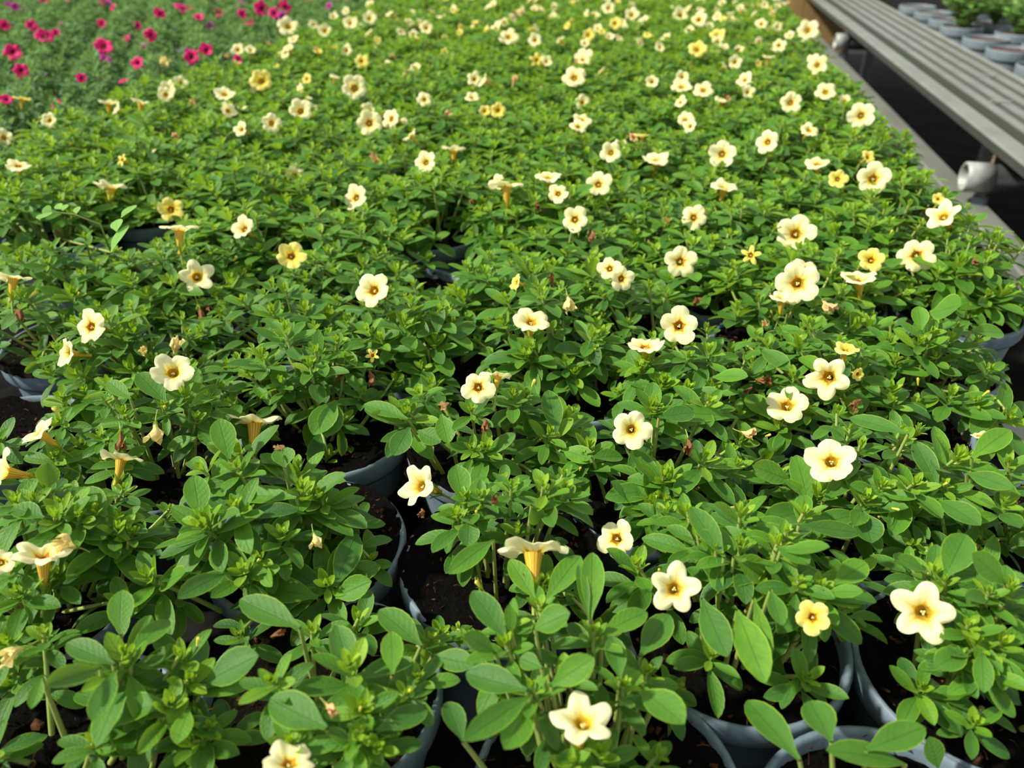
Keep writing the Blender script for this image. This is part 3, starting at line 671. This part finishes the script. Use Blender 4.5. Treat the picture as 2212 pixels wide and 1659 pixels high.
# flowers: picture x, y, breadth in pixels, which way it opens (to the picture's right, up), sort
FLOWERS = [
 (425,598,78,0,.2,'ragged'),(629,553,66,.1,.5,'yellow'),(195,706,80,-.7,.2,'open'),(150,762,66,-.9,.15,'open'),(374,804,95,0,.5,'open'),(137,890,50,0,.3,'star'),(85,935,84,-.75,.62,'ragged'),(12,1020,105,-.95,.25,'open'),
 (336,925,58,0,-.95,'wilty'),(262,945,46,.1,-.9,'dry'),(550,912,118,0,.96,'open'),(262,992,88,.1,.97,'open'),(312,765,36,-.2,.6,'wilty'),(378,757,52,.2,.9,'wilty'),(28,600,78,.1,.97,'open'),(169,636,20,.3,.6,'bud'),(69,638,34,.7,.6,'bud'),
 (43,668,34,0,-.9,'dry'),(608,975,34,-.2,.6,'wilt'),(356,882,26,0,.4,'bud'),(432,674,40,.2,-.9,'dry'),(445,660,26,.6,-.6,'dry'),
 (807,627,84,-.45,.35,'open'),(1116,610,40,-.85,.25,'yellow'),(1317,580,55,-.2,.4,'open'),(1343,602,58,.4,.1,'open'),(1228,648,46,.2,-.7,'wilty'),(1148,695,82,.1,.75,'open'),(1467,704,86,0,.12,'open'),(1394,748,80,0,.9,'open'),
 (1470,565,72,.2,.2,'open'),(1033,837,76,-.15,.12,'open'),(1076,812,62,.1,.97,'open'),(805,768,32,0,.2,'star'),(964,873,36,-.6,-.2,'wilt'),(1047,912,30,.1,-.6,'dry'),(801,811,34,.2,-.7,'dry'),(747,804,34,-.5,-.3,'dry'),
 (908,1050,102,-.72,.28,'ragged'),(912,1104,26,.1,-.5,'dry'),(1065,1083,32,.1,.4,'dry'),(1029,1108,26,0,.4,'bud'),(1364,928,90,0,.05,'open'),(1152,829,32,.35,.8,'bud'),(1286,757,18,0,.5,'bud'),(1275,627,18,0,.5,'bud'),(1193,609,32,-.2,.5,'dry'),
 (1488,958,40,.1,-.7,'dry'),(1253,1014,20,.2,.6,'bud'),
 (1723,612,98,0,.12,'open'),(1690,648,62,.15,.92,'ragged'),(1783,655,46,.5,-.6,'wilt'),(1622,551,46,.1,.3,'star'),(1882,562,58,.1,.35,'yellow'),(1980,552,78,.05,.15,'open'),(1857,607,78,0,.92,'open'),(1649,703,30,.2,.5,'wilt'),
 (1790,815,100,-.2,.05,'ragged'),(1828,757,56,.2,.85,'yellow'),(1853,808,32,.6,-.2,'yellow'),(1700,876,94,-.05,.5,'open'),(1643,822,40,.5,.1,'dry'),(1620,840,28,-.4,-.3,'dry'),(1853,869,36,-.5,-.4,'dry'),(1610,935,46,.75,-.2,'wilt'),
 (1658,941,24,.6,.2,'bud'),(1795,996,106,-.1,.42,'open'),(1983,826,24,0,.9,'bud'),(2128,851,28,.6,.5,'bud'),(2114,941,34,0,.9,'open'),(1933,1099,26,.7,-.2,'bud'),(2041,1046,26,.5,.3,'bud'),(1502,656,26,.1,.5,'dry'),(2103,562,24,.4,-.3,'dry'),
 (94,1204,122,-.1,.9,'ragged'),(152,1178,64,-.85,.25,'wilty'),(36,1406,64,-.8,-.4,'wilty'),(427,1388,34,.05,.9,'bud'),(680,1160,44,.3,-.85,'wilty'),(709,1526,52,.5,-.5,'wilt'),(625,1648,112,0,.75,'open'),(557,1211,22,.3,.4,'bud'),
 (778,1533,28,.1,.4,'bud'),(2,1215,60,-.3,.3,'open'),(593,1372,30,.6,.3,'dry'),
 (1152,1190,156,0,.96,'open'),(1331,1164,88,-.35,.1,'open'),(1457,1272,112,.05,.1,'ragged'),(1260,1560,142,.12,.66,'ragged'),(884,1493,30,.2,.2,'bud'),(1036,1265,40,-.6,.7,'bud'),(1423,1233,24,.2,.4,'bud'),
 (1994,1323,132,0,.02,'ragged'),(1756,1334,74,.1,0,'yellow'),(2005,1240,14,.1,.5,'bud'),(2110,1186,22,.1,.6,'dry'),
 (1886,387,72,0,.15,'open'),(1860,250,57,0,.15,'open'),(1719,505,88,0,.3,'open'),(1560,333,59,0,.2,'open'),(1658,307,52,-.4,.3,'open'),(1708,222,48,.1,.3,'open'),(1766,141,42,0,.3,'open'),(1745,66,46,0,.4,'open'),(1748,282,42,.3,.75,'open'),
 (1784,199,46,.1,.6,'open'),(1506,108,42,0,.6,'yellow'),(1520,195,46,.1,.7,'open'),(1473,188,46,0,.8,'open'),(1499,470,58,.1,.3,'open'),(1564,407,62,.2,.9,'open'),(1766,354,54,0,.9,'open'),(1810,387,42,.2,.3,'yellow'),(2038,468,74,-.3,.6,'ragged'),
 (1470,33,36,.2,.5,'open'),(1510,43,36,-.2,.5,'open'),(1484,257,36,0,.6,'open'),(1419,346,52,0,.9,'open'),(1550,76,36,0,.7,'yellow'),(1875,340,34,.6,.5,'yellow'),(1683,98,30,0,.4,'open'),(1925,503,24,.3,.6,'bud'),
 (2027,430,28,.3,.4,'yellow'),(1645,52,28,0,.5,'open'),
 (765,190,56,0,.15,'open'),(798,266,58,0,.35,'open'),(845,257,48,-.7,.3,'open'),(1076,239,36,0,.2,'yellow'),(1047,240,27,0,.2,'yellow'),(1020,212,32,0,.8,'open'),(917,215,34,.1,.4,'open'),(1241,168,54,0,.6,'open'),(1320,330,48,-.1,.2,'open'),
 (920,351,52,-.5,.35,'open'),(1293,398,58,0,.45,'open'),(1094,402,80,0,.96,'open'),(1206,418,48,-.1,.5,'open'),(1185,384,58,0,.92,'open'),(769,427,60,-.6,.35,'open'),(1242,474,60,-.1,.3,'open'),(1260,125,42,0,.5,'open'),(1156,87,32,0,.4,'open'),
 (1098,80,42,0,.6,'open'),(921,61,30,0,.4,'open'),(798,40,32,0,.5,'open'),(758,51,32,0,.6,'open'),(781,132,32,0,.4,'yellow'),(1159,130,34,0,.3,'star'),(1365,33,32,0,.5,'open'),(1481,260,38,0,.6,'open'),(1257,260,42,.2,.7,'open'),(1409,177,30,0,.4,'open'),
 (1109,181,34,.3,.8,'wilt'),(980,326,52,0,.96,'ragged'),(808,347,36,.2,.3,'wilt'),(1416,345,58,0,.92,'open'),(1365,300,34,.1,.4,'wilt'),(1271,76,28,0,.3,'yellow'),(1329,51,28,0,.4,'yellow'),(1315,18,28,0,.4,'open'),(1440,480,22,.2,.6,'wilt'),
 (514,108,30,-.3,.3,'open'),(564,175,50,0,.3,'yellow'),(362,192,38,-.3,.3,'open'),(390,177,34,.2,.5,'open'),(351,139,32,.2,.6,'wilty'),(486,204,46,0,.8,'open'),(492,239,38,.4,.5,'open'),(586,266,42,0,.2,'open'),(649,240,52,0,.35,'open'),(622,58,46,.1,.6,'open'),
 (702,67,32,0,.4,'open'),(756,51,30,0,.5,'open'),(107,260,34,-.3,.3,'open'),(7,297,40,-.3,.1,'open'),(40,358,54,0,.9,'open'),(239,405,72,.1,.96,'ragged'),(369,452,57,0,.35,'yellow'),(387,497,80,0,.95,'open'),(528,495,58,-.6,.45,'open'),
 (235,224,48,.1,.96,'ragged'),(304,224,44,.2,.96,'ragged'),(47,213,36,.2,.96,'yellow'),(380,290,30,0,-.4,'wilt'),(508,560,26,.4,.6,'bud'),(1160,440,28,.2,-.6,'dry'),(1280,505,28,.1,-.6,'dry'),(1020,432,18,0,-.5,'dry'),
 (27,112,38,-.2,.3,'pink'),(45,152,33,-.1,.3,'pink'),(96,80,42,.2,.7,'pink'),(224,101,42,0,.6,'pink'),(324,76,30,0,.15,'pink'),(445,108,30,0,.3,'pink'),(414,123,34,-.2,.3,'pink'),(298,136,32,-.5,.5,'pink'),(175,168,23,0,.3,'pink'),(14,215,30,0,.7,'pink'),
 (345,29,28,.3,.5,'pink'),(398,20,50,0,.92,'pink'),(564,18,34,0,.15,'pink'),(474,29,40,0,.9,'pink'),(67,54,26,0,.5,'pink'),(9,54,26,0,.4,'pink'),(220,51,20,0,.4,'pink'),(593,29,28,0,.5,'pink'),(611,36,24,0,.4,'purple'),(514,128,20,0,.3,'pink'),(615,15,28,.3,.4,'pink'),
 (297,56,20,0,.4,'pink'),(430,38,24,0,.8,'pink'),(523,30,22,.2,.4,'pink'),(120,70,18,0,.4,'pink'),(405,110,16,0,.3,'purple'),(455,55,20,0,.5,'purple'),(33,14,20,0,.4,'purple'),(192,60,16,.3,.4,'budp'),(286,76,14,0,.5,'budp'),(22,155,16,.3,.4,'budp'),(98,163,18,.4,.3,'budp'),
 (213,172,16,.3,.3,'budp'),
]

# ------------------------------------------------------------------ build the plants
SH = [[] for _ in PL]
for (px, py, r) in SHOOTS:
    p, j = surf(px, py, .002)
    if j >= N_NEAR:
        q = ((PC[:N_NEAR, :2] - p[:2]) ** 2).sum(1); jj = int(q.argmin())
        if q[jj] > .075 ** 2: continue
        j = jj
    SH[j].append((p, r * (1.2 if py > 900 else 1.08) * proj(p)[2] / FPX))
BL = [[] for _ in PL]
for o, rows in BLADES.items():
    for (b0, t0, wpx) in rows:
        pb, j = surf(o[0] + K * b0[0], o[1] + K * b0[1], .002)
        if j >= N_NEAR: j = int(((PC[:N_NEAR, :2] - pb[:2]) ** 2).sum(1).argmin())
        pt = surf(o[0] + K * t0[0], o[1] + K * t0[1], .006)[0]
        scale = proj(pb)[2] / FPX
        # keep the blade's length sensible: the tip's distance along its view ray may slide towards the base's
        tx, ty = o[0] + K * t0[0], o[1] + K * t0[1]
        best = None
        for z in np.linspace(max(.006, pb[2] - .012), pb[2] + .014, 14):
            c = at(tx, ty, z); e = abs(np.linalg.norm(c - pb) - 1.12 * scale * math.hypot(tx - (o[0] + K * b0[0]), ty - (o[1] + K * b0[1])))
            if best is None or e < best[0]: best = (e, c)
        BL[j].append((pb, best[1], wpx * K * scale))
FL = [[] for _ in PL]
OWNER = {(1152, 1190): 1, (1036, 1265): 1, (1331, 1164): 4, (908, 1050): 6, (912, 1104): 6, (550, 912): 7, (1700, 876): 13}
for (px, py, d, fx, fy, key) in FLOWERS:
    p, j = surf(px, py, .006 if key not in ('dry',) else .001)
    j = OWNER.get((px, py), j)
    want = 'pink' if key in ('pink', 'purple', 'budp') else 'cream'
    if PL[j]['kind'] != want:
        q = ((PC[:, :2] - p[:2]) ** 2).sum(1) + np.array([0 if u['kind'] == want else 9 for u in PL]); j = int(q.argmin())
    FL[j].append((p, facing(px, py, fx, fy), d * proj(p)[2] / FPX, key, d >= 40))

def dome_points(rng, n, R, H, dmin, c=(0, 0), avoid=()):
    pts = []; av = [np.asarray(a) for a in avoid]; tries = 0
    while len(pts) < n and tries < 900:
        tries += 1
        a = rng.uniform(0, 6.28); rr = R * math.sqrt(rng.rand()); z = H * (1 - .75 * (rr / R) ** 2) * rng.uniform(.82, 1.05)
        p = np.array([c[0] + rr * math.cos(a), c[1] + rr * math.sin(a), z])
        if all(np.linalg.norm(p - q) > dmin for q in pts + av): pts.append(p)
    return pts
SOILN = [soil_mesh(60 + i, True, SOIL, full=i > 3) for i in range(7)]
SOIL_MOSS = soil_material('mossy_soil', (0.006, 0.006, 0.003), (0.05, 0.024, 0.012), (0.022, 0.036, 0.008))
MOSSY = {15, 21, 2}
SOILM = [soil_mesh(80, True, SOIL_MOSS), soil_mesh(81, True, SOIL_MOSS)]
FULL = {6: 4, 7: 5, 1: 6, 10: 5, 11: 4, 9: 6, 12: 4}          # pots whose rim lies under spilt peat
CHIPS = [chips_mesh(i, 130, .049, -.003, CHIP) for i in range(4)]
PROTO = {}
for kind, mat, nv in (('cream', LEAF, 9), ('pink', LEAF_PINK, 5)):
    PROTO[kind] = []
    for v in range(nv):
        rng = np.random.RandomState(300 + v + (50 if kind == 'pink' else 0))
        mb = MB()
        for p in dome_points(rng, 31 if kind == 'cream' else 22, .066, .062, .0145):
            shoot(mb, (rng.normal(scale=.006), rng.normal(scale=.006), -.004), p, rng.uniform(.0145, .0215) * (1.05 if kind == 'pink' else 1), rng, 12, 3)
        PROTO[kind].append(mb.mesh('foliage', [mat, STEM]))

for idx, P in enumerate(PL):
    rng = np.random.RandomState(1000 + idx)
    cream = P['kind'] == 'cream'
    root = bpy.data.objects.new('cream_calibrachoa' if cream else 'pink_calibrachoa', None); COL.objects.link(root)
    root.location = (P['x'], P['y'], 0)
    tag(root, P['label'], 'potted plant', 'cream calibrachoas on the bench' if cream else 'pink calibrachoas on the bench')
    root.empty_display_size = .03
    link('pot', POT_ME, root).rotation_euler = (0, 0, rng.uniform(0, 6.28))
    if P['near']:
        so = link('soil', SOILM[idx % 2] if idx in MOSSY else SOILN[FULL.get(idx, idx % 4)], root); so.rotation_euler = (0, 0, rng.uniform(0, 6.28))
        cr = link('peat_crumbs', CHIPS[idx % len(CHIPS)], root); cr.rotation_euler = (0, 0, rng.uniform(0, 6.28)); cr['kind'] = 'stuff'
        L0 = np.array([P['x'], P['y'], 0])
        base = np.array([0, 0, -.004])
        tips = []
        for (p, r) in SH[idx]:
            q = p - L0; tips.append(q)
            mb = MB(); bs = base + np.array([rng.normal(scale=.007), rng.normal(scale=.007), 0])
            shoot(mb, bs, q, max(r, .010), rng, 16, 4)
            link('shoot', mb.mesh('shoot', [LEAF, STEM]), root)
        for p in dome_points(rng, int(P['fill'] * 1.7), P['R'] * .98, P['H'] * .92, .016, (P['cx'] - P['x'], P['cy'] - P['y']), tips):
            mb = MB(); shoot(mb, base + np.array([rng.normal(scale=.007), rng.normal(scale=.007), 0]), p, rng.uniform(.0125, .017), rng, 14, 4, young=-.06)
            link('shoot', mb.mesh('shoot', [LEAF, STEM]), root)
        if BL[idx]:
            mb = MB()
            for (pb, pt, wd) in BL[idx]:
                d = pt - pb; ln = np.linalg.norm(d)
                cv = rng.uniform(.05, .35)
                D = unit((unit(d[None])[0] + np.array([0, 0, cv * .5]))[None])
                side = np.cross(d, EYE - pb); Nn = np.cross(side, d); Nn = Nn / np.linalg.norm(Nn)
                Nn = Nn * .6 + np.array([0, 0, 1.0]) + rng.normal(scale=.15, size=3)
                leaves(mb, pb - L0, D, Nn, ln * 1.03, wd * .5, rng.uniform(.12, .5), cv, rng.uniform(.08, .2))
                if pb[2] > .012:
                    q = pb - L0; b1 = q * [.7, .7, 0] + base; kk = np.linspace(0, 1, 6)[:, None]; cc = q * [.85, .85, .5]
                    tube(mb, (1 - kk) ** 2 * b1 + 2 * kk * (1 - kk) * cc + kk ** 2 * q, np.linspace(.0013, .0008, 6), 1)
            link('foliage', mb.mesh('foliage', [LEAF, STEM]), root)
    else:
        link('soil', SOIL_FAR[idx % 3], root)
        v = PROTO[P['kind']]
        f = link('foliage', v[rng.randint(len(v))], root, loc=(P['cx'] - P['x'], P['cy'] - P['y'], 0))
        f.rotation_euler = (0, 0, rng.uniform(0, 6.28)); s = P['R'] / .066; f.scale = (s, s, P['H'] / .062 * rng.uniform(.95, 1.05))
    for (p, face, dm, key, det) in FL[idx]:
        put_flower(root, p, face, dm, key, rng, det)
    if not P['near']:
        px, py, dd = proj([P['cx'], P['cy'], .06])
        far = max(0.0, min(1.0, (330 - py) / 330))
        nfl = rng.poisson(.35 + 2.3 * far ** 1.3) if cream else rng.poisson(.25 + .5 * far)
        for k in range(nfl):
            a = rng.uniform(0, 6.28); rr = P['R'] * .95 * math.sqrt(rng.rand())
            p = np.array([P['cx'] + rr * math.cos(a), P['cy'] + rr * math.sin(a), P['H'] * (1 - .7 * (rr / P['R']) ** 2) + .006])
            if FL[idx] and min(np.linalg.norm(p - q[0]) for q in FL[idx]) < .03: continue
            fz = unit(np.array([[rng.normal(scale=.5), -.55 + rng.normal(scale=.45), .75]]))[0]
            key = rng.choice(['open', 'ragged', 'yellow', 'star', 'wilt', 'dry', 'bud'], p=[.52, .08, .12, .06, .10, .05, .07]) if cream else rng.choice(['pink', 'purple', 'budp'], p=[.5, .2, .3])
            put_flower(root, p, fz, {'bud': .012, 'budp': .010, 'dry': .014, 'star': .015, 'wilt': .016, 'yellow': .018}.get(key, rng.uniform(.019, .025)), key, rng, False)
    P['root'] = root

# the light green weed sprig that grows in one of the pots
wp, wj = surf(215, 480, .0); root = PL[wj]['root']
mb = MB(); L0 = np.array(root.location)
stem = [np.array([0, 0, 0.0]), at(240, 545, .055) - L0, at(216, 485, .085) - L0, at(160, 463, .094) - L0, at(112, 458, .098) - L0]
tube(mb, stem, [.0012, .001, .0008, .0006, .0004], 1)
for (a, c_, wd) in (((112,458),(82,468),24),((112,458),(92,450),22),((132,452),(122,440),16),((136,455),(140,440),16),((165,462),(166,444),14),((240,545),(268,470),20),((252,500),(250,468),22),((262,470),(290,436),20)):
    b0 = at(a[0], a[1], .095) - L0; t0 = at(c_[0], c_[1], .098) - L0; d = t0 - b0
    leaves(mb, b0, d, [0, -.5, 1.0], np.linalg.norm(d), wd * .5 * .7 / FPX, .6, .2, .05)
wd_o = link('weed_sprig', mb.mesh('weed_sprig', [LEAF_WEED, STEM]), root); wd_o['label'] = 'light green weed sprig with small round leaves'

# ------------------------------------------------------------------ pots of feathery green plants on the neighbouring bench
mb = MB()
s_ = 1.28
lathe(mb, [(.0005, -.120), (.046, -.120), (.048, -.117), (.060, -.030), (.0645, -.028), (.0655, -.024), (.0665, -.004), (.066, -.001), (.0645, 0), (.063, -.001), (.0622, -.004), (.061, -.02), (.058, -.05)], 48)
for zz in (-.030, -.040): pass
POT2 = mb.mesh('pot', [POT_PALE])
SOIL2 = [soil_mesh(90 + i, False, SOIL_RED, .0615, -.010) for i in range(2)]
def feathery(seed):
    rng = np.random.RandomState(seed); mb = MB()
    for q in dome_points(rng, 30, .062, .115, .018):
        q = q + np.array([0, 0, .012]); base = np.array([0, 0, -.008])
        mid = (base + q) * .5 + np.array([0, 0, .01]) + rng.normal(scale=.006, size=3) * [1, 1, 0]
        tube(mb, [base, mid, q], [.0016, .0013, .0009], 1)
        for k in range(13):
            f = (k + 1) / 13; b0 = base + (mid - base) * min(1, f * 2) if f < .5 else mid + (q - mid) * (f * 2 - 1)
            a = k * GA; out = np.array([math.cos(a), math.sin(a), rng.uniform(.2, .9)])
            ln = rng.uniform(.016, .026)
            for m_ in (-.75, -.38, 0, .38, .75):       # deeply cut leaf: a fan of narrow segments
                ca, sa = math.cos(m_), math.sin(m_); dd = np.array([out[0] * ca - out[1] * sa, out[0] * sa + out[1] * ca, out[2]])
                leaves(mb, b0 + out * ln * .25, dd, [0, 0, 1.0], ln * (1 - abs(m_) * .35), ln * .12, rng.uniform(.3, .9), .4, .1, 0, 1.0)
    return mb.mesh('foliage', [LEAF_ASTER, STEM])
FEA = [feathery(i) for i in range(3)]
CH2 = chips_mesh(77, 90, .060, -.004, DRY)
def pale_pot(x, y, plant, label, sc_=1.0, lean=0, row=0):
    r = tag(bpy.data.objects.new('potted_bedding_plant' if plant else 'plant_pot', None), label, 'potted plant' if plant else 'pot', 'pale grey pots on the neighbouring bench')
    COL.objects.link(r); r.location = (x, y, TOP2 + .120)
    link('pot', POT2, r)
    link('soil', SOIL2[row % 2], r); c = link('peat_crumbs', CH2, r); c['kind'] = 'stuff'; c['label'] = 'loose reddish peat crumbs'
    if plant:
        f = link('foliage', FEA[row % 3], r); f.scale = (sc_, sc_, sc_); f.rotation_euler = (lean, 0, row * 1.3)
PP = [(.962, 2.33), (.970, 2.594), (.964, 2.795), (.967, 3.054), (.975, 3.234), (.974, 3.432), (.962, 3.623)]
labs = ['pale grey pot nearest along the neighbouring bench, mostly cut by the frame edge', 'bare pale grey pot with reddish peat, second along the neighbouring bench', 'pale grey pot with bare reddish peat between two green plants',
        'pale grey pot with a feathery green plant rising from reddish peat', 'bare pale grey pot just beyond the feathery plant', 'bare pale grey pot second beyond the feathery plant', 'farthest pale grey pot seen behind the ribbed metal edge']
for i, (x, y) in enumerate(PP):
    pale_pot(x, y, i == 3, labs[i], [.9, .7, 1, 1.35, .7, .6, .7][i], 0, i)
ROW2 = 'green plant in a pale pot, %s in the second row behind the ribbed metal edge'
for i, y in enumerate([2.44, 2.69, 2.93, 3.16, 3.40]):
    pale_pot(1.098, y, True, ROW2 % ORD[i + 1], [1.1, 1.3, 1.0, .9, 1.0][i], 0, i + 1)
